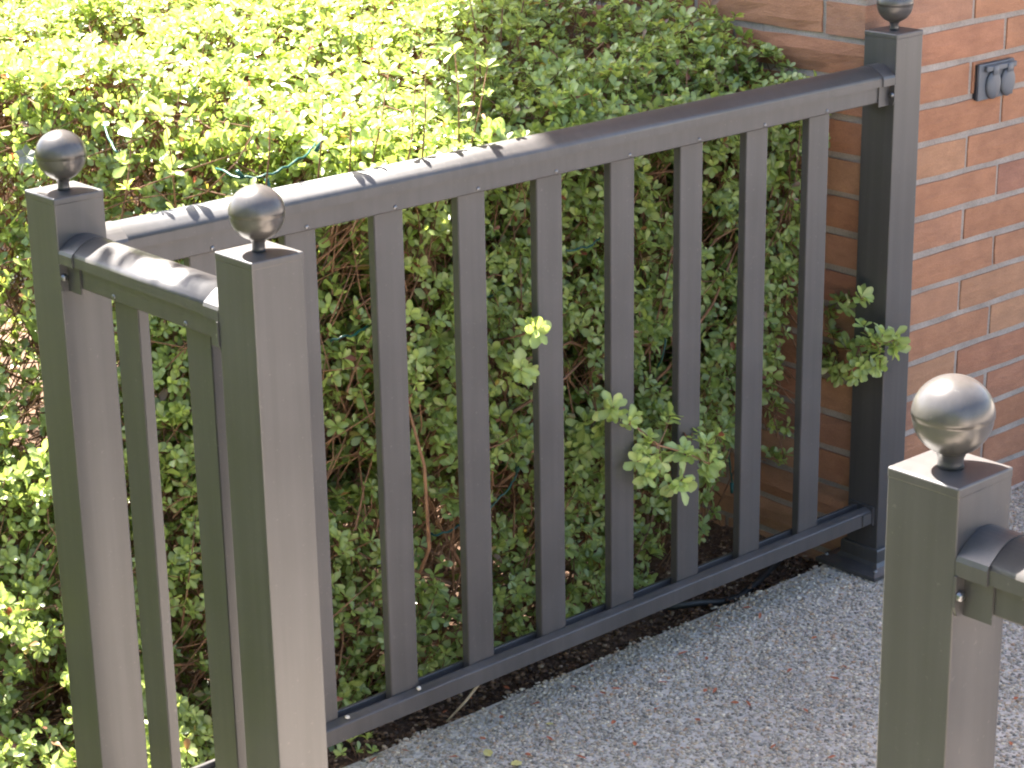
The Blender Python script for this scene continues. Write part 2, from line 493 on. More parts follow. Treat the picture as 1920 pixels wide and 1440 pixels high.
# ------------------------------------------------------------------ railings
H2 = 0.0381
def post(parent, x, y, neck=0.008, plate=True, zb=0.0474, rb=0.0342):
    bm = bmesh.new()
    add_box(bm, (x - H2, y - H2, 0.004), (x + H2, y + H2, GZ - 0.0035), 0.0016, 2)
    p = link('post', bm_mesh(bm), parent, M_METAL)
    def sub(name, me, mat):
        o = bpy.data.objects.new(name, me)
        COL.objects.link(o)
        me.materials.append(mat)
        o.parent = p                         # parents of p sit at its own offset
        return o
    bm = bmesh.new()
    h = H2 + 0.0006
    add_box(bm, (x - h, y - h, GZ - 0.0105), (x + h, y + h, GZ), 0.0022, 3)
    sub('post_cap', bm_mesh(bm), M_METAL)
    bm = bmesh.new()
    prof = [(0.0, 0.0005), (neck + .0008, 0.0005), (neck, 0.004), (neck, zb - rb - .0023), (neck + .0012, zb - rb - .0003)]
    a0 = math.asin(min(1, (neck + .002) / (rb - .0006)))
    for i in range(15):
        a = a0 + (math.pi / 2 - a0) * i / 14
        prof.append(((rb - .0007) * math.sin(a), zb - (rb - .0007) * math.cos(a)))
    prof += [(rb + .0001, zb + .0003)]
    for i in range(1, 18):
        a = math.pi / 2 * i / 17
        prof.append((rb * math.cos(a) if i < 17 else 0.0, zb + .0012 + (rb - .0012) * math.sin(a)))
    lathe(bm, prof, (x, y, GZ), 48)
    sub('ball_finial', bm_mesh(bm, True), M_BALL)
    if plate:
        bm = bmesh.new()
        yo = 0.008
        lay = [(0.078, 0.076, 0.0005), (0.078, 0.076, 0.008), (0.072, 0.070, 0.011), (0.052, 0.052, 0.017), (0.0465, 0.0465, 0.024), (0.0462, 0.0462, 0.048), (0.0445, 0.0445, 0.051), (H2 + .0006, H2 + .0006, 0.0515)]
        rings = []
        for i, (a, b, z) in enumerate(lay):
            o_ = yo if i < 3 else 0.0
            rings.append([bm.verts.new((x + sx * a, y + o_ + sy * b, z)) for sx, sy in ((-1, -1), (1, -1), (1, 1), (-1, 1))])
        for A, B in zip(rings[:-1], rings[1:]):
            for i in range(4): bm.faces.new((A[i], A[(i + 1) % 4], B[(i + 1) % 4], B[i]))
        bm.faces.new(rings[0])
        bp = sub('base_plate', bm_mesh(bm), M_METAL)
        for sx, sy in ((-1, -1), (1, -1), (-1, 1), (1, 1)):
            bm = bmesh.new()
            lathe(bm, [(0.0045, 0), (0.0045, 0.003), (0.003, 0.005), (0, 0.0052)], (x + sx * .060, y + yo + sy * .062, .0118), 10)
            sub('anchor_bolt', bm_mesh(bm, True), M_SCREW)
    return p

def sweep(bm, prof, A, d, s, L):
    """closed profile (side, z) swept from A along d for L"""
    a = [bm.verts.new(A + s * y + Vector((0, 0, z))) for y, z in prof]
    b = [bm.verts.new(A + s * y + Vector((0, 0, z)) + d * L) for y, z in prof]
    n = len(prof)
    for i in range(n): bm.faces.new((a[i], a[(i + 1) % n], b[(i + 1) % n], b[i]))
    bm.faces.new(a[::-1])
    bm.faces.new(b)

def cap_profile(zb, grow=0.0):
    W, skirt, rise = 0.0360 + grow, 0.0175, 0.0155 + grow
    pts = [(-W, zb), (-W, zb + skirt - .004), (-W + .0018, zb + skirt + .0005)]
    m = 14
    for i in range(1, m):
        t = -1 + 2 * i / m
        pts.append((t * (W - .002), zb + skirt + rise * (1 - t * t)))
    pts += [(W - .0018, zb + skirt + .0005), (W, zb + skirt - .004), (W, zb)]
    return pts

def rail_run(parent, A, d, s, L, picks, zo=0.0, bracket_ends=(0, 1)):
    """A: point on the first post's face at ground level; d: direction; s: side towards the viewer negative"""
    zc = GZ - 0.0915 + zo                       # underside of the cap
    bm = bmesh.new()
    sweep(bm, cap_profile(zc), A + d * .001, d, s, L - .002)
    me = bm_mesh(bm)
    for p in me.polygons: p.use_smooth = abs(p.normal.z) > 0.05 and abs(p.normal.dot(d)) < .5
    top = link('handrail', me, parent, M_METAL)
    bm = bmesh.new()
    zf = zc - 0.0325
    fas = [(-.0255, zc - .0005), (-.0255, zf + .002), (-.0238, zf), (-.0095, zf), (-.0095, zf + .012), (.0095, zf + .012), (.0095, zf), (.0238, zf), (.0255, zf + .002), (.0255, zc - .0005)]
    sweep(bm, fas, A + d * .001, d, s, L - .002)
    link('upper_channel', bm_mesh(bm), parent, M_METAL)
    bm = bmesh.new()
    b0, b1 = 0.102 + zo, 0.129 + zo
    low = [(-.0255, b0), (-.0255, b1), (-.0235, b1 + .0018), (-.0105, b1 + .0065), (-.0095, b1 + .0055), (-.0095, b1 - .004), (.0095, b1 - .004), (.0095, b1 + .0055), (.0105, b1 + .0065), (.0235, b1 + .0018), (.0255, b1), (.0255, b0)]
    sweep(bm, low, A + d * .001, d, s, L - .002)
    link('bottom_rail', bm_mesh(bm), parent, M_METAL)
    for t in picks:
        bm = bmesh.new()
        hw, hd = .0283, .0083
        P = A + d * t
        sweep(bm, [(-hd, b1 - .0035), (-hd, zf + .0115), (hd, zf + .0115), (hd, b1 - .0035)], P - d * hw, d, s, 2 * hw)
        bmesh.ops.bevel(bm, geom=[e for e in bm.edges if abs((e.verts[0].co - e.verts[1].co).normalized().z) > .9], offset=.0012, segments=2, affect='EDGES')
        pk = link('picket', bm_mesh(bm), parent, M_METAL)
        bm = bmesh.new()
        c = P - s * .0252 + Vector((0, 0, zc - .0262))
        q = (-s).to_track_quat('Z', 'Y').to_matrix().to_4x4()
        lathe(bm, [(.0036, 0), (.0036, .0010), (.0026, .0020), (0, .0024)], (0, 0, 0), 12)
        bmesh.ops.transform(bm, matrix=Matrix.Translation(c) @ q, verts=bm.verts)
        link('screw', bm_mesh(bm, True), parent, M_SCREW)
    for e in bracket_ends:
        B = A if e == 0 else A + d * L
        dd = d if e == 0 else -d
        # upper bracket: sleeve over the cap, flange on the post, tab over the channel
        bm = bmesh.new()
        sweep(bm, [(y, z) for y, z in cap_profile(zc - .001, .0022)], B + dd * .0005, dd, s, .033)
        fl = [(-.040, zc - .0015), (-.040, zc - .030), (-.036, zc - .039), (-.028, zc - .042), (.028, zc - .042), (.036, zc - .039), (.040, zc - .030), (.040, zc - .0015)]
        sweep(bm, fl, B + dd * .0005, dd, s, .003)
        for sg in (-1, 1):
            sweep(bm, [(sg * .0258, zc - .0015), (sg * .0258, zc - .040), (sg * .0282, zc - .040), (sg * .0282, zc - .0015)], B + dd * .0036, dd, s, .030)
        br = link('bracket', bm_mesh(bm), parent, M_METAL)
        for sg in (-1, 1):
            bm = bmesh.new()
            lathe(bm, [(.0052, 0), (.0052, .0015), (.0038, .004), (0, .0046)], (0, 0, 0), 14)
            q = dd.to_track_quat('Z', 'Y').to_matrix().to_4x4()
            bmesh.ops.transform(bm, matrix=Matrix.Translation(B + dd * .0036 + s * (sg * .0345) + Vector((0, 0, zc - .020))) @ q, verts=bm.verts)
            me = bm_mesh(bm, True)
            me.materials.append(M_SCREW)
            o = bpy.data.objects.new('screw', me)
            COL.objects.link(o)
            o.parent = br
        # lower bracket: plate over the bottom rail end with a rim
        bm = bmesh.new()
        rim = [(-.030, b0 - .002), (-.030, b1 + .009), (.030, b1 + .009), (.030, b0 - .002)]
        sweep(bm, rim, B + dd * .0005, dd, s, .006)
        for sg in (-1, 1):
            sweep(bm, [(sg * .0258, b0 + .002), (sg * .0258, b1 - .002), (sg * .0280, b1 - .002), (sg * .0280, b0 + .002)], B + dd * .0066, dd, s, .026)
        link('bracket', bm_mesh(bm), parent, M_METAL)

X, Y, Z = Vector((1, 0, 0)), Vector((0, 1, 0)), Vector((0, 0, 1))
FX = 1.7576
GRP = 'grey metal railings with ball topped posts'
rail_a = empty('metal_railing', (0, 0, 0), 'L-shaped grey metal railing with three ball-topped posts running along the hedge to the brick corner', 'railing', GRP)
post(rail_a, 0, 0)
post(rail_a, 0, -0.4501)
post(rail_a, FX, 0)
LL = FX - 2 * H2
rail_run(rail_a, Vector((H2, 0, 0)), X, Y, LL, [0.879 - H2 + 0.1662 * i for i in range(-4, 5)])
rail_run(rail_a, Vector((0, -H2, 0)), -Y, X, 0.4501 - 2 * H2, [0.1505 - H2, 0.3185 - H2], 0.004)
rail_b = empty('metal_railing', (0.0077, -1.4697, 0), 'grey metal railing whose ball-topped post stands nearest, its handrail leaving the picture at right', 'railing', GRP)
post(rail_b, 0.0077, -1.4697, 0.0112, True, 0.0472, 0.0360)
rail_run(rail_b, Vector((0.0077, -1.4697 - H2, 0)), -Y, X, 1.10, [0.14 + 0.1662 * i for i in range(6)], 0.013)
post(rail_b, 0.0077, -1.4697 - 2 * H2 - 1.10)

# ------------------------------------------------------------------ outlet on the right wall
oc = hit(1860, 148, 1, YW)
out = empty('outlet_cover', (oc.x, YW, oc.z), 'grey weatherproof double outlet cover with two round flaps on the brick wall', 'outlet')
OW, OH = 0.058, 0.0365
bm = bmesh.new()
add_box(bm, (oc.x - OW + .001, YW - .0045, oc.z - OH + .001), (oc.x + OW - .001, YW + .004, oc.z + OH - .001))
link('gasket', bm_mesh(bm), out, M_GASKET)
bm = bmesh.new()
add_box(bm, (oc.x - OW, YW - .011, oc.z - OH), (oc.x + OW, YW - .0047, oc.z + OH), .002, 2)
link('cover_plate', bm_mesh(bm), out, M_OUTLET)
bm = bmesh.new()
add_box(bm, (oc.x - OW + .016, YW - .019, oc.z + OH - .016), (oc.x + OW - .002, YW - .0112, oc.z + OH - .004), .0025, 2)
link('hinge', bm_mesh(bm), out, M_OUTLET)
for cx in (-.0135, .034):
    bm = bmesh.new()
    lathe(bm, [(0, .0085), (.014, .0080), (.0200, .0062), (.0222, .0035), (.0225, 0), (0, 0)], (0, 0, 0), 28)
    bmesh.ops.scale(bm, vec=(1.0, 1.32, 1), verts=bm.verts)
    bmesh.ops.transform(bm, matrix=Matrix.Translation((oc.x + cx, YW - .0113, oc.z - .0075)) @ Matrix.Rotation(R(90), 4, 'X'), verts=bm.verts)
    add_box(bm, (oc.x + cx - .009, YW - .0205, oc.z + .012), (oc.x + cx + .009, YW - .0185, oc.z + .031), .0015, 1)
    link('flap', bm_mesh(bm, True), out, M_OUTLET)

# ------------------------------------------------------------------ hedge
hedge = empty('azalea_hedge', (0.2, 1.0, -0.06), 'clipped azalea hedge with small glossy green leaves behind the railing', 'hedge')

# leaf template: along, across, lift
LTF = np.array([[0, 0, 0], [.34, -.15, .03], [.34, .15, .03], [.34, 0, -.015], [.70, -.25, .02], [.70, .25, .02], [.70, 0, -.03], [.93, -.13, -.05], [.93, .13, -.05], [1.0, 0, -.075]])
LTRI = np.array([[0, 3, 1], [0, 2, 3], [6, 9, 7], [6, 8, 9]])
LTRI2 = np.array([[4, 6, 7], [6, 5, 8]])
LQ = np.array([[1, 3, 6, 4], [3, 2, 5, 6]])
ST = np.array([[0, 0, 0], [.55, -.26, .03], [.55, .26, .03], [1.0, 0, -.06]])     # plain leaf for the interior
STRI = np.array([[0, 3, 1], [0, 2, 3]])
def leaf_arrays(P, axis, size, young, nl=None, plain=False):
    """rosettes of leaves at P about axis; returns V, faces, tint"""
    n = len(P)
    nl = rng.integers(5, 9, n) if nl is None else nl
    idx = np.repeat(np.arange(n), nl)
    m = len(idx)
    jj = np.arange(m) - np.repeat(np.cumsum(nl) - nl, nl)
    a = axis / np.linalg.norm(axis, axis=1, keepdims=True)
    h = np.where(np.abs(a[:, 2:3]) < .9, np.array([[0, 0, 1.]]), np.array([[1., 0, 0]]))
    t1 = np.cross(a, h)
    t1 /= np.linalg.norm(t1, axis=1, keepdims=True)
    t2 = np.cross(a, t1)
    ph = 2.39996 * jj + np.repeat(rng.uniform(0, 6.28, n), nl) + rng.normal(0, .25, m)
    inner = jj / np.maximum(nl[idx], 1)
    el = np.radians(8 + 50 * inner + rng.normal(0, 11, m))
    rad = np.cos(ph)[:, None] * t1[idx] + np.sin(ph)[:, None] * t2[idx]
    d = np.cos(el)[:, None] * rad + np.sin(el)[:, None] * a[idx]
    nn = -np.sin(el)[:, None] * rad + np.cos(el)[:, None] * a[idx]
    sd = np.cross(nn, d)
    ro = rng.normal(0, .3, m)[:, None]
    nn, sd = nn * np.cos(ro) + sd * np.sin(ro), sd * np.cos(ro) - nn * np.sin(ro)
    ln = size[idx] * rng.uniform(.72, 1.15, m) * (1 - .28 * inner)
    wd = ln * rng.uniform(.92, 1.25, m)
    base = P[idx] - a[idx] * (ln * rng.uniform(0, .45, m))[:, None]
    LT = ST if plain else LTF
    V = base[:, None] + d[:, None] * (LT[None, :, 0:1] * ln[:, None, None]) + sd[:, None] * (LT[None, :, 1:2] * wd[:, None, None]) \
        + nn[:, None] * (LT[None, :, 2:3] * (ln * rng.uniform(.4, 2.2, m))[:, None, None])
    o = np.arange(m) * len(LT)
    if plain: tri = (STRI[None] + o[:, None, None]).reshape(-1, 3)
    else: tri = np.concatenate([(LTRI[None] + o[:, None, None]).reshape(-1, 3), (LTRI2[None] + o[:, None, None]).reshape(-1, 3)])
    quad = (LQ[None] + o[:, None, None]).reshape(-1, 4)
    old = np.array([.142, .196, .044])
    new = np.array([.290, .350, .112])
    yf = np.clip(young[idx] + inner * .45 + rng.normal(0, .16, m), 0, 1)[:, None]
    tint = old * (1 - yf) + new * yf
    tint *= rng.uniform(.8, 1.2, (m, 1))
    odd = rng.random(m)
    tint[odd < .03] = [.26, .20, .06]
    tint[odd < .015] = [.17, .09, .04]
    tint[odd < .005] = [.20, .06, .04]
    tv = np.repeat(tint, len(LT), 0)
    if plain: return V.reshape(-1, 3), [tri], tv
    tv = tv * np.tile(np.array([1.1, .95, .95, 1.2, .95, .95, 1.2, 1.0, 1.0, 1.05]), m)[:, None]
    return V.reshape(-1, 3), [tri, quad], tv

def vnoise(x, y, z, s, seed):
    """cheap smooth pseudo noise in -1..1"""
    q = np.random.default_rng(seed)
    r = 0
    for _ in range(5):
        kx, ky, kz, p = q.normal(0, s), q.normal(0, s), q.normal(0, s), q.uniform(0, 6.28)
        r = r + np.sin(x * kx + y * ky + z * kz + p)
    return r / 3.2
def top_z(x, y):
    t = GZ - 0.045 + .035 * vnoise(x, y, 0 * x, 5, 3) + .024 * vnoise(x, y, 0 * x, 14, 4)
    t = t - .06 * np.clip((.26 - y) / .2, 0, 1) ** 1.5
    return t + .055 * np.clip((y - .25) / .35, 0, 1)
def lean(x):
    return np.clip((.66 - x) / .50, 0, 1)
def front_y(x, z):
    y = .112 + .030 * vnoise(x, 0 * x, z, 6, 5) + .022 * vnoise(x, 0 * x, z, 17, 6)
    y = y + .10 * np.clip((.35 - z) / .35, 0, 1) * (1 - lean(x)) + .05 * np.clip((z - .86) / .2, 0, 1) ** 2
    return y + .04 * lean(x) * vnoise(x, 0 * x, z, 13, 8) + 1.0 * lean(x) * np.clip(z, 0, 1)      # the left part of the hedge slopes away upwards
def u_max(z):
    return np.interp(z, [.04, .2, .32, .45, .62, .80, .95, 1.0, 1.1], [1.08, 1.24, 1.37, 1.45, 1.50, 1.55, 1.59, 1.66, 1.66])
def ok_right(x, y, z):
    return (x - y / .80 < u_max(z) + rng.normal(0, .02, len(x))) & (x < XW - .02)

Ps, As, Ys, Sz, In = [], [], [], [], []
def emit(x, y, z, ax, young, size, inner):
    Ps.append(np.stack([x, y, z], 1)); As.append(ax); Ys.append(young); Sz.append(size); In.append(inner)
# top surface
n = 33000
x = rng.uniform(-1.6, 1.74, n); y = rng.uniform(.10, 2.6, n)
dep = np.abs(rng.normal(0, .048, n)) - .012
z = top_z(x, y) - dep
hole = vnoise(x, y, z, 15, 21)
k_ = ok_right(x, y, z) & ((hole > -.30) | (dep > .075)) & (y > front_y(x, z) - .01)
ax = np.stack([rng.normal(0, .45, n), rng.normal(-.15, .45, n), np.full(n, 1.0)], 1)
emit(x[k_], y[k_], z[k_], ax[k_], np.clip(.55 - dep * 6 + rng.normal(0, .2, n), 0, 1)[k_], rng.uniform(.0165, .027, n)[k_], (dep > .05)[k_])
# front face
n = 15000
x = rng.uniform(-1.6, 1.74, n); z = rng.uniform(-.02, 1.05, n)
dep = np.abs(rng.normal(0, .055, n)) - .02
y = front_y(x, z) + dep
hole = vnoise(x, y * .5, z, 12, 22)
dens = np.interp(z, [0, .3, .6, 1.0], [.68, .64, .74, 1.0]) + .35 * np.clip((x - .9) / .4, 0, 1) * (z > .35) + .4 * lean(x)
k_ = ok_right(x, y, z) & (z < top_z(x, y)) & (rng.random(n) < dens) & (hole > np.interp(z, [0, .5, 1.0], [-.32, -.36, -.5]) - .35 * np.clip((x - .9) / .4, 0, 1))
ax = np.stack([rng.normal(0, .5, n), np.full(n, -.75), rng.normal(.55, .4, n)], 1)
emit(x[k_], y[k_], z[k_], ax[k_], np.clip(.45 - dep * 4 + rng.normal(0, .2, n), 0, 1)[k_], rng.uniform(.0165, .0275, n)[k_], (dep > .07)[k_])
# sparse inner leaves, which hold the light back
n = 11000
x = rng.uniform(-1.6, 1.74, n); y = rng.uniform(.2, 2.6, n); z = rng.uniform(.0, .98, n)
k_ = ok_right(x, y, z) & (z < top_z(x, y) - .05) & (y > front_y(x, z)) & (rng.random(n) < np.interp(z, [0, .5, 1], [.5, .75, 1]))
ax = np.stack([rng.normal(0, .6, n), rng.normal(-.3, .6, n), np.full(n, .8)], 1)
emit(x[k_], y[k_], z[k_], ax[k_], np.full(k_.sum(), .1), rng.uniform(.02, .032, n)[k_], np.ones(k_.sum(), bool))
n = 8000
x = rng.uniform(.2, 1.74, n); y = rng.uniform(.17, .55, n); z = rng.uniform(.35, 1.0, n)
k_ = ok_right(x, y, z) & (z < top_z(x, y) - .03) & (y > front_y(x, z))
ax = np.stack([rng.normal(0, .5, n), rng.normal(.2, .5, n), np.full(n, 1.0)], 1)
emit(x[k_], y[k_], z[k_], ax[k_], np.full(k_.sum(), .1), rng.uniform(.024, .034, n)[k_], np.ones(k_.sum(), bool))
n = 4200                                     # low growth inside the sloping left part
x = rng.uniform(-1.2, .75, n); z = rng.uniform(-.02, .45, n)
y = front_y(x, z) + rng.uniform(0, .45, n)
ax = np.stack([rng.normal(0, .5, n), rng.normal(-.5, .4, n), np.full(n, .8)], 1)
emit(x, y, z, ax, np.clip(rng.normal(.25, .2, n), 0, 1), rng.uniform(.018, .028, n), rng.random(n) < .5)
P = np.concatenate(Ps); A_ = np.concatenate(As); Yg = np.concatenate(Ys); Sz = np.concatenate(Sz); In = np.concatenate(In)

# unseen tall shrubbery added on the left to block sky and green the posts
n = 7000
gy_ = rng.uniform(-7.5, 5.0, n); gz_ = rng.uniform(.0, 2.9, n) ** 1.0
gx_ = -3.6 - .35 * np.sin(gy_ * 1.7) - .25 * np.sin(gy_ * 3.9 + gz_) - .25 * (gz_ / 2.9) ** 2 + rng.normal(0, .12, n)
gax = np.stack([np.full(n, .8), rng.normal(0, .5, n), rng.normal(.5, .4, n)], 1)
V, F, T = leaf_arrays(np.stack([gx_, gy_, gz_], 1), gax, rng.uniform(.10, .17, n), np.clip(rng.normal(.2, .2, n), 0, 1), np.full(n, 5), True)
shrub = empty('sky_block_shrubbery', (-3.9, -1.2, -.15), 'unseen tall green shrubbery added left of the railing to block the sky', 'shrubbery')
setp(link('foliage', np_mesh('shrub_foliage', V, F, T), shrub, M_LEAF), kind='stuff')

# which rosettes show largest: nearest to the camera, inside the frame, on the outer layer
d = P - np.array(CAM)
dz = d @ np.array(fwd)
sx = d @ np.array(r2) / dz * 4082.56
sy = d @ np.array(u2) / dz * 4082.56
inframe = (np.abs(sx) < 950) & (np.abs(sy) < 710)
outer = P[:, 1] < front_y(P[:, 0], P[:, 2]) + .012
score = np.where(inframe & outer & (P[:, 0] > .05), Sz / dz, 0)
big = np.argsort(-score)[:240]
mask = np.ones(len(P), bool)
mask[big] = False
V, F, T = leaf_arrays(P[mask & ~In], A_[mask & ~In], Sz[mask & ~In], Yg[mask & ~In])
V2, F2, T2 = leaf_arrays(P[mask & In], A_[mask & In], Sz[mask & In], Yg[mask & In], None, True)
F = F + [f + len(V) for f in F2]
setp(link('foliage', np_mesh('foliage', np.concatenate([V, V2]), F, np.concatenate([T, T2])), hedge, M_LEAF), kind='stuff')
CL = []
for i in range(12):
    V, F, T = leaf_arrays(np.zeros((1, 3)), np.array([[0, 0, 1.]]), np.array([.0265]), np.array([.62 + .03 * i]), np.array([6 + i % 3]))
    me = np_mesh('leaf_cluster', V, F, T)
    me.materials.append(M_LEAF)
    CL.append(me)
def cluster(p, a, scale, parent, ofs=None):
    o = bpy.data.objects.new('leaf_cluster', CL[rnd.randrange(12)])
    COL.objects.link(o)
    o.parent = parent
    o.location = Vector(p) - Vector(hedge.location)
    if parent is not hedge: o.location = Vector(p)
    q = Vector(a).to_track_quat('Z', 'Y') @ Matrix.Rotation(rnd.uniform(0, 6.28), 3, 'Z').to_quaternion()
    o.rotation_euler = q.to_euler()
    o.scale = (scale,) * 3
    return o
for i in big: cluster(P[i], A_[i], Sz[i] / .0265, hedge)

# twigs: from inside the hedge to each outer rosette
def twig_strip(name, starts, ends, r0, r1, sag, n=3):
    m = len(starts)
    d = ends - starts
    L = np.linalg.norm(d, axis=1, keepdims=True)
    d = d / L
    a = np.cross(d, np.array([0.3, .8, .52]))
    a /= np.linalg.norm(a, axis=1, keepdims=True) + 1e-9
    b = np.cross(d, a)
    bend = rng.normal(0, 1, (m, 1)) * a + rng.normal(0, 1, (m, 1)) * b
    V = []
    steps = [0, .35, .7, 1.0]
    for t in steps:
        c = starts + d * L * t + bend * L * sag * math.sin(math.pi * t)
        r = r0 * (1 - t) + r1 * t
        for q in range(n):
            V.append(c + (a * math.cos(2 * math.pi * q / n) + b * math.sin(2 * math.pi * q / n)) * r)
    V = np.stack(V, 1)
    nv = len(steps) * n
    base = []
    for s in range(len(steps) - 1):
        for q in range(n):
            base.append([s * n + q, s * n + (q + 1) % n, (s + 1) * n + (q + 1) % n, (s + 1) * n + q])
    F = (np.array(base)[None] + (np.arange(m) * nv)[:, None, None]).reshape(-1, 4)
    return np_mesh(name, V.reshape(-1, 3), [F])
sel = rng.random(len(P)) < .62
E_ = P[sel]
st = E_ - (A_[sel] / np.linalg.norm(A_[sel], axis=1, keepdims=True)) * rng.uniform(.06, .2, (len(E_), 1)) + rng.normal(0, .05, (len(E_), 3)) + np.array([0, .05, -.05])
st[:, 1] = np.maximum(st[:, 1], front_y(st[:, 0], st[:, 2]))
setp(link('twigs', twig_strip('twigs', st, E_, .0019, .0009, .10), hedge, M_BARK), kind='stuff')
# mid branches showing in the gaps
m = 620
bx = rng.uniform(-1.2, 1.45, m); by = rng.uniform(.16, .9, m); bz = rng.uniform(-.04, .5, m)
s0 = np.stack([bx, by, bz], 1)
e0 = s0 + np.stack([rng.normal(0, .22, m), rng.normal(-.06, .12, m), rng.uniform(.05, .5, m)], 1)
e0[:, 1] = np.maximum(e0[:, 1], front_y(e0[:, 0], e0[:, 2]) + .03)
s0[:, 1] = np.maximum(s0[:, 1], front_y(s0[:, 0], s0[:, 2]) + .05)
keep = ok_right(e0[:, 0], e0[:, 1], e0[:, 2]) & (s0[:, 0] - s0[:, 1] / .8 < 1.35) & (rng.random(m) > 1.6 * lean(s0[:, 0]) + .1)
setp(link('twigs', twig_strip('branches', s0[keep], e0[keep], .0045, .0022, .13, 5), hedge, M_BARK), kind='stuff')
for i in range(16):                         # main stems rising from the soil
    bm = bmesh.new()
    x0 = -0.9 + i * .155 + rnd.uniform(-.06, .06)
    y0 = rnd.uniform(.32, .75)
    p0 = Vector((x0, y0, -.08))
    dirn = Vector((rnd.uniform(-.35, .35), rnd.uniform(-.35, .2), 1))
    pts = [p0 + dirn * (t * .78) + Vector((rnd.uniform(-.03, .03), rnd.uniform(-.03, .03), 0)) * (t > 0) for t in (0, .2, .4, .6, .8, 1)]
    for q in pts: q.y = max(q.y, .16, float(front_y(np.array([q.x]), np.array([q.z]))[0]) + .05)
    tube(bm, pts, [.013, .011, .009, .007, .005, .003], 7)
    link('stem', bm_mesh(bm, True), hedge, M_BARK)

# sprays that poke out between the pickets; points are placed by sight line at a known depth
def spray(pts, tips):
    W = [hit(px, py, 1, dep) for px, py, dep in pts]
    bm = bmesh.new()
    tube(bm, W, [.0026 - .0013 * i / (len(W) - 1) for i in range(len(W))], 6)
    ends = []
    for (px, py, dep, sc) in tips:
        e = hit(px, py, 1, dep)
        q = min(W, key=lambda v: (v - e).length)
        mid = (q + e) / 2 + Vector((0, 0, -.006))
        if (q - e).length > .008: tube(bm, [q, mid, e], [.0014, .0012, .0009], 5)
        ends.append((e, (e - q).normalized() if (e - q).length > .004 else Vector((.2, -.6, .6)), sc))
    br = link('sprig', bm_mesh(bm, True), hedge, M_BARK)
    for e, dr, sc in ends:
        ax = dr * .6 + Vector((rnd.uniform(-.25, .25), -.65, .55))
        cluster(e, ax, sc * 1.15, br)
        for _ in range(2):
            e2 = e - dr * rnd.uniform(.008, .024) + Vector((rnd.uniform(-.014, .014), rnd.uniform(-.006, .012), rnd.uniform(-.014, .010)))
            cluster(e2, ax + Vector((rnd.uniform(-.5, .5), rnd.uniform(-.2, .2), rnd.uniform(-.4, .4))), sc * rnd.uniform(.75, 1.0), br)
spray([(1085, 800, .13), (1130, 770, .05), (1180, 790, .0), (1235, 835, -.03), (1290, 850, -.045), (1330, 870, -.06)],
      [(1150, 762, -.02, 1.15), (1182, 790, -.035, .95), (1135, 815, .03, 1.1), (1215, 820, -.02, .95), (1258, 775, 0, 1.0), (1195, 865, -.03, 1.0), (1240, 868, -.035, 1.05),
       (1280, 842, -.04, 1.1), (1325, 830, -.05, 1.15), (1330, 870, -.06, 1.25), (1275, 910, -.06, 1.3), (1212, 895, -.04, 1.1), (1345, 812, .02, .9), (1095, 790, .09, 1.1), (1112, 840, .08, 1.1), (1080, 830, .11, 1.0), (1160, 840, .02, .9), (1300, 800, 0, .9)])
spray([(1530, 670, .16), (1570, 655, .09), (1610, 650, .0), (1650, 645, -.06), (1685, 635, -.075)],
      [(1560, 690, .08, 1.0), (1585, 640, .05, 1.05), (1600, 680, .0, 1.05), (1620, 610, -.02, .95), (1632, 650, -.04, 1.05), (1625, 695, -.04, 1.1), (1655, 625, -.06, 1.0), (1680, 628, -.075, 1.1), (1678, 655, -.07, 1.15), (1650, 690, -.06, 1.0), (1575, 705, .07, .9), (1552, 655, .12, 1.0), (1548, 690, .12, 1.0), (1560, 622, .1, 1.0), (1605, 705, .0, .9)])
spray([(1550, 600, .18), (1585, 570, .08), (1612, 556, 0)], [(1575, 560, .09, 1.0), (1560, 590, .12, 1.0), (1590, 575, .05, .9), (1620, 555, -.01, 1.05)])
spray([(920, 640, .14), (965, 632, .05), (1005, 618, -.03)], [(1008, 618, -.035, 1.15), (985, 612, .0, .8)])
spray([(930, 690, .14), (960, 695, .05), (978, 690, .01)], [(978, 690, .0, 1.25), (955, 680, .05, .9)])
spray([(1560, 450, .2), (1575, 440, .16), (1585, 425, .14)], [(1565, 470, .17, 1.1), (1580, 450, .15, 1.0), (1588, 425, .14, 1.1), (1560, 430, .18, 1.0), (1575, 480, .15, .9), (1585, 405, .15, .8)])
spray([(1550, 745, .2), (1575, 760, .15), (1580, 790, .13)], [(1560, 735, .17, 1.1), (1580, 760, .14, .9), (1582, 795, .13, 1.0), (1550, 790, .2, .8)])
spray([(1440, 800, .2), (1450, 780, .16), (1470, 860, .15)], [(1460, 760, .17, .9), (1452, 800, .16, .8), (1475, 850, .15, .8), (1440, 845, .18, .9), (1480, 800, .16, .8)])
spray([(1310, 900, .2), (1330, 950, .2), (1320, 980, .18)], [(1322, 935, .18, .8), (1340, 960, .2, .8), (1318, 985, .17, .8), (1310, 1010, .2, .7)])
spray([(905, 215, .1), (925, 250, .07), (950, 262, .045)], [(925, 252, .06, 1.25), (945, 262, .05, .9)])
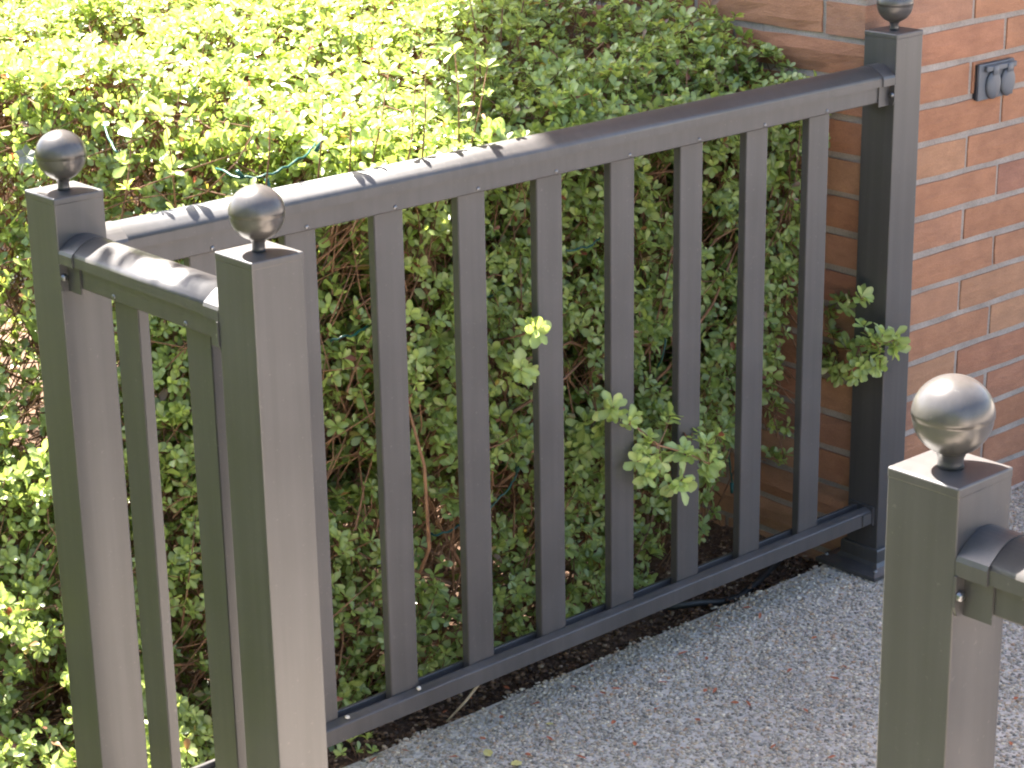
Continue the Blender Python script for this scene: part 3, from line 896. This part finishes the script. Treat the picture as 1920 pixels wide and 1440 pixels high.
# upright sunlit shoots standing above the clipped top near the shade line
for px, py, h in ((905, 100, .16), (930, 60, .20), (955, 40, .15), (880, 150, .12), (980, 20, .13), (700, 120, .09), (560, 90, .10), (300, 60, .09)):
    b = hit(px, py + 60, 2, GZ - .06)
    bm = bmesh.new()
    t = b + Vector((rnd.uniform(-.02, .04), rnd.uniform(-.03, .02), h))
    tube(bm, [b - Vector((0, 0, .08)), (b + t) / 2 + Vector((.006, 0, 0)), t], [.0022, .0016, .001], 5)
    sp = link('sprig', bm_mesh(bm, True), hedge, M_BARK)
    for q in (.35, .55, .75, 1.0):
        for _ in range(2 if q < 1 else 1):
            c = b.lerp(t, q) + Vector((rnd.uniform(-.015, .015), rnd.uniform(-.015, .015), 0)) * (q < 1)
            cluster(c, (rnd.uniform(-.5, .5), rnd.uniform(-.6, .3), 1), rnd.uniform(.7, 1.0), sp)

# leaf tufts standing up behind the long rail, which shade it in places
for px, py, dep, sc in ((470, 350, .075, .8), (640, 330, .09, .7), (690, 322, .065, .9), (715, 312, .07, .7), (760, 305, .085, .8), (842, 285, .066, .95), (868, 278, .075, .8), (905, 262, .085, .9), (985, 250, .08, .8), (330, 395, .08, .8), (280, 408, .09, .8)):
    e = hit(px, py, 1, dep)
    bm = bmesh.new()
    tube(bm, [e + Vector((rnd.uniform(-.01, .01), .035, -.10)), e + Vector((0, .008, -.04)), e], [.0016, .0013, .0009], 5)
    sp = link('sprig', bm_mesh(bm, True), hedge, M_BARK)
    cluster(e, (rnd.uniform(-.3, .3), -.35, 1), sc, sp)
    cluster(e + Vector((rnd.uniform(-.02, .02), .012, -.022)), (rnd.uniform(-.5, .5), -.2, 1), sc * .9, sp)

for wx, wy, wz, sc in ((.16, .075, 1.12, 1.1), (.215, .08, 1.135, 1.2), (.40, .078, 1.125, .8), (.50, .08, 1.135, 1.1), (.545, .074, 1.115, .8), (.63, .082, 1.14, 1.1), (.675, .076, 1.105, .7), (.70, .08, 1.13, .9), (.765, .085, 1.15, 1.0), (.83, .08, 1.12, .8)):
    e = Vector((wx, wy, wz))
    b = e + Vector((rnd.uniform(-.03, .03), .03, -.16))
    bm = bmesh.new()
    tube(bm, [b, b.lerp(e, .5) + Vector((.004, 0, 0)), e], [.0016, .0013, .0008], 5)
    sp = link('sprig', bm_mesh(bm, True), hedge, M_BARK)
    cluster(e, (rnd.uniform(-.3, .3), -.2, 1), sc, sp)
    for q in (.45, .7):
        cluster(b.lerp(e, q) + Vector((rnd.uniform(-.012, .012), rnd.uniform(-.008, .008), 0)), (rnd.uniform(-.6, .6), rnd.uniform(-.5, .2), .8), sc * .8, sp)

# unseen tree added beyond the left side so its bough dapples the short rail
tree = empty('dapple_tree', (-2.3, 2.3, -.1), 'unseen slender tree added so its leafy bough dapples the short left railing', 'tree')
bm = bmesh.new()
tube(bm, [(-2.3, 2.3, -.12), (-2.27, 2.28, .8), (-2.33, 2.25, 1.7), (-2.25, 2.2, 2.6), (-2.3, 2.25, 3.4)], [.07, .055, .047, .036, .02], 10)
link('trunk', bm_mesh(bm, True), tree, M_BARK)
bm = bmesh.new()
BG = [Vector(q) for q in ((-2.26, 2.2, 2.4), (-1.6, 1.8, 2.62), (-.9, 1.3, 2.66), (-.3, .92, 2.60), (.16, .66, 2.50))]
tube(bm, BG, [.026, .019, .013, .008, .003], 7)
link('bough', bm_mesh(bm, True), tree, M_BARK)
tp = []
for _ in range(900): tp.append((rng.normal(-2.3, .5), rng.normal(2.4, .5), rng.normal(3.2, .45)))
for y_, z_, n_ in ((-.075, 1.0, 3), (-.14, 1.0, 3), (-.20, 1.0, 2), (-.235, 1.0, 3), (-.31, 1.0, 2)):  # extra leaves set on the sun line to dapple the short rail
    q = Vector((0, y_, 1.01)) + sdir * ((2.52 - 1.01) / sdir.z)
    for _ in range(n_): tp.append((q.x + rng.uniform(-.035, .03), q.y + rng.normal(0, .012), q.z + rng.uniform(-.05, .05)))
tp = np.array(tp)
V, F, T = leaf_arrays(tp, rng.normal(0, .5, (len(tp), 3)) + [0, -.2, 1], rng.uniform(.030, .042, len(tp)), np.full(len(tp), .3))
setp(link('crown', np_mesh('crown', V, F, T), tree, M_LEAF), kind='stuff')

# ------------------------------------------------------------------ string of lights in the hedge
lights = empty('string_lights', tuple(hit(520, 320, 1, .1)), 'dark green string light cable with small sockets threaded through the hedge', 'string lights')
CB = [[(405, 316, .22), (450, 334, .15), (490, 331, .13), (520, 322, .125), (550, 305, .13), (578, 288, .14), (592, 268, .20)],
      [(1352, 760, .13), (1360, 800, .14), (1366, 850, .15), (1372, 900, .16), (1380, 930, .2), (1400, 960, .25)],
      [(902, 968, .12), (930, 940, .11), (955, 915, .10), (968, 890, .10), (966, 868, .13)],
      [(800, 998, .14), (820, 1004, .11), (850, 992, .11), (880, 975, .14)],
      [(1045, 470, .13), (1080, 468, .11), (1110, 460, .11), (1130, 440, .13)],
      [(1330, 400, .14), (1350, 385, .12), (1362, 370, .12), (1390, 360, .16)],
      [(905, 560, .14), (925, 552, .12), (945, 530, .13), (975, 510, .16)],
      [(1232, 690, .13), (1242, 670, .12), (1248, 640, .12), (1240, 620, .16)],
      [(620, 640, .14), (640, 632, .12), (665, 628, .13), (690, 610, .16)],
      [(195, 235, .5), (205, 262, .45), (218, 285, .40), (230, 300, .4)]]
for c in CB:
    bm = bmesh.new()
    W = [hit(*q[:2], 1, q[2]) for q in c]
    fine = []
    for a, b in zip(W[:-1], W[1:]): fine += [a.lerp(b, t) + Vector((0, 0, .002 * math.sin(6.28 * t))) for t in (0, .33, .66)]
    tube(bm, fine + [W[-1]], .0019, 6)
    link('cable', bm_mesh(bm, True), lights, M_CABLE)
for px, py, dep, dx, dzz in ((500, 335, .128, .004, -.03), (592, 285, .14, .012, .02), (968, 885, .1, .012, .016), (1366, 365, .12, .006, -.022), (1372, 905, .155, -.004, -.02), (455, 332, .145, -.012, .012)):
    p = hit(px, py, 1, dep)
    bm = bmesh.new()
    e = p + Vector((dx, -.004, dzz))
    tube(bm, [p, p.lerp(e, .5), e], [.0036, .0036, .0030], 8)
    link('bulb_socket', bm_mesh(bm, True), lights, M_CABLE)

# ------------------------------------------------------------------ small things
def blade_mesh(L, Wd, curl):
    bm = bmesh.new()
    a = [(0, 0, 0), (.3, -.32, .1), (.7, -.34, .12), (1, 0, .02), (.7, .34, .16), (.3, .3, .08), (.5, 0, 0)]
    vs = [bm.verts.new(((q[0] - .5) * L, q[1] * Wd, q[2] * curl + .0008)) for q in a]
    for i in range(6): bm.faces.new((vs[6], vs[i], vs[(i + 1) % 6]))
    me = bm_mesh(bm, False, 'fallen_leaf')
    return me
M_RED = mat_noise('dry_red_leaf', (0.26, 0.055, 0.025), (0.44, 0.15, 0.06), 90.0, 0.8, 0.3, 0.001)
M_YEL = mat_noise('yellow_leaf', (0.46, 0.36, 0.10), (0.58, 0.50, 0.20), 60.0, 0.7, 0.3, 0.001)
M_PALE = mat_noise('pale_scrap', (0.17, 0.18, 0.15), (0.26, 0.27, 0.23), 60.0, 0.6, 0.2, 0.001)
RED = [blade_mesh(.016, .011, .009), blade_mesh(.019, .009, .011), blade_mesh(.013, .010, .006), blade_mesh(.022, .008, .009)]
for m_ in RED: m_.materials.append(M_RED)
YEL = [blade_mesh(.024, .023, .007), blade_mesh(.017, .014, .006)]
for m_ in YEL: m_.materials.append(M_YEL)
reds = [(1030, 1385), (1155, 1292), (1075, 1288), (1243, 1280), (1150, 1355), (950, 1290), (880, 1310), (835, 1335), (1050, 1340), (1325, 1235), (1322, 1295), (1425, 1155), (1345, 1175),
        (1400, 1140), (1583, 1250), (1565, 1272), (1378, 1318), (1403, 1320), (1510, 1332), (1340, 1295), (1308, 1350), (1480, 1258), (1527, 1196), (700, 1425), (760, 1408), (1005, 1320), (990, 1415),
        (1090, 1420), (1190, 1395), (1230, 1330), (905, 1385), (1110, 1250), (1130, 1300), (850, 1420), (940, 1345), (1280, 1225), (1905, 1310), (1895, 1395), (1700, 1380), (1450, 1400), (1560, 1420)]
for i, (px, py) in enumerate(reds):
    o = bpy.data.objects.new('fallen_leaf', RED[i % 4])
    COL.objects.link(o)
    p = hit(px, py, 2, .0035)
    o.location = p
    o.rotation_euler = (rnd.uniform(-.3, .3), rnd.uniform(-.3, .3), rnd.uniform(0, 6.28))
    setp(o, 'tiny curled reddish brown fallen leaf lying on the pale gravel paving', 'leaf', 'small red brown leaves scattered on the paving')
for px, py, mi, lb in ((915, 1412, 0, 'large round yellow fallen leaf on the paving in front of the dry stalk'),
                       (968, 1432, 0, 'pale yellow fallen leaf on the paving, nearest the bottom of the picture'),
                       (1030, 1358, 1, 'small olive yellow fallen leaf on the paving, higher than the other two yellow ones')):
    o = bpy.data.objects.new('fallen_leaf', YEL[mi])
    COL.objects.link(o)
    o.location = hit(px, py, 2, .0035)
    o.rotation_euler = (.1, .1, rnd.uniform(0, 6.28))
    setp(o, lb, 'leaf', 'yellow leaves fallen on the paving')
bm = bmesh.new()
a, b = hit(838, 1352, 2, .004), hit(906, 1272, 1, .02)
tube(bm, [a, a.lerp(b, .5) + Vector((0, 0, -.004)), b], [.0016, .0024, .0028], 6)
setp(link('dry_stalk', bm_mesh(bm, True), None, M_DRY), 'pale dry stalk leaning from the paving against the bottom rail', 'stalk')
bm = bmesh.new()
W = [hit(1250, 1155, 1, .15), hit(1310, 1128, 1, .13), hit(1350, 1118, 1, .12), hit(1385, 1122, 1, .12), hit(1420, 1100, 1, .13), hit(1470, 1080, 1, .17)]
for q in W: q.z = -.022 + .012 * math.sin(q.x * 20)
tube(bm, W, .0075, 8)
setp(link('irrigation_hose', bm_mesh(bm, True), None, M_HOSE), 'thin black irrigation hose lying on dark soil at paving edge', 'hose')
for px, py, lb in ((785, 1283, 'small white pebble resting on the bottom rail beside the third picket gap'), (651, 1347, 'small white pebble on the bottom rail beside the second post')):
    p = hit(px, py, 1, -.017)
    p.z = .1365
    o = pebbles('pebble', np.array([[p.x, p.y, p.z]]), np.array([.0042]), np.array([[.55, .50, .43]]), M_PEBBLE, .9)
    setp(o, lb, 'pebble', 'white pebbles lying on the bottom rail')
# small seedling at the edge of the soil near the second post
c = hit(676, 1432, 1, .085)
c.z = -.045
weed = empty('seedling', tuple(c), 'small green seedling growing in the soil strip under the bottom rail', 'plant')
T_ = [hit(655, 1388, 1, .062), hit(700, 1408, 1, .06), hit(640, 1412, 1, .065), hit(690, 1380, 1, .07), hit(672, 1408, 1, .058)]
bm = bmesh.new()
for e in T_: tube(bm, [c + Vector((0, 0, -.01)), c.lerp(e, .5) + Vector((0, 0, .008)), e], [.0015, .0012, .0008], 5)
link('stem', bm_mesh(bm, True), weed, M_BARK)
for e in T_:
    o = bpy.data.objects.new('leaf_cluster', CL[rnd.randrange(12)])
    COL.objects.link(o)
    o.parent = weed
    o.location = e - c
    o.rotation_euler = (.6, rnd.uniform(-.4, .4), rnd.uniform(0, 6))
    o.scale = (rnd.uniform(.6, .85),) * 3
# pale translucent scrap beside the left ball
bm = bmesh.new()
c = hit(50, 292, 1, .07)
for i in range(5):
    a = 1.256 * i + .3
    d_ = r2 * math.cos(a) + u2 * math.sin(a)
    e_ = r2 * math.cos(a + 1.57) + u2 * math.sin(a + 1.57)
    vs = [bm.verts.new(c + d_ * r_ + e_ * w_ - fwd * f_) for r_, w_, f_ in ((.001, 0, 0), (.008, -.006, .004), (.016, 0, .008), (.008, .006, .001))]
    bm.faces.new(vs)
tube(bm, [c, c + Vector((.004, .03, -.03))], [.001, .001], 5)
setp(link('leafy_scrap', bm_mesh(bm), None, M_PALE), 'pale leaf-like scrap with pointed lobes sticking out beside the leftmost ball', 'scrap')
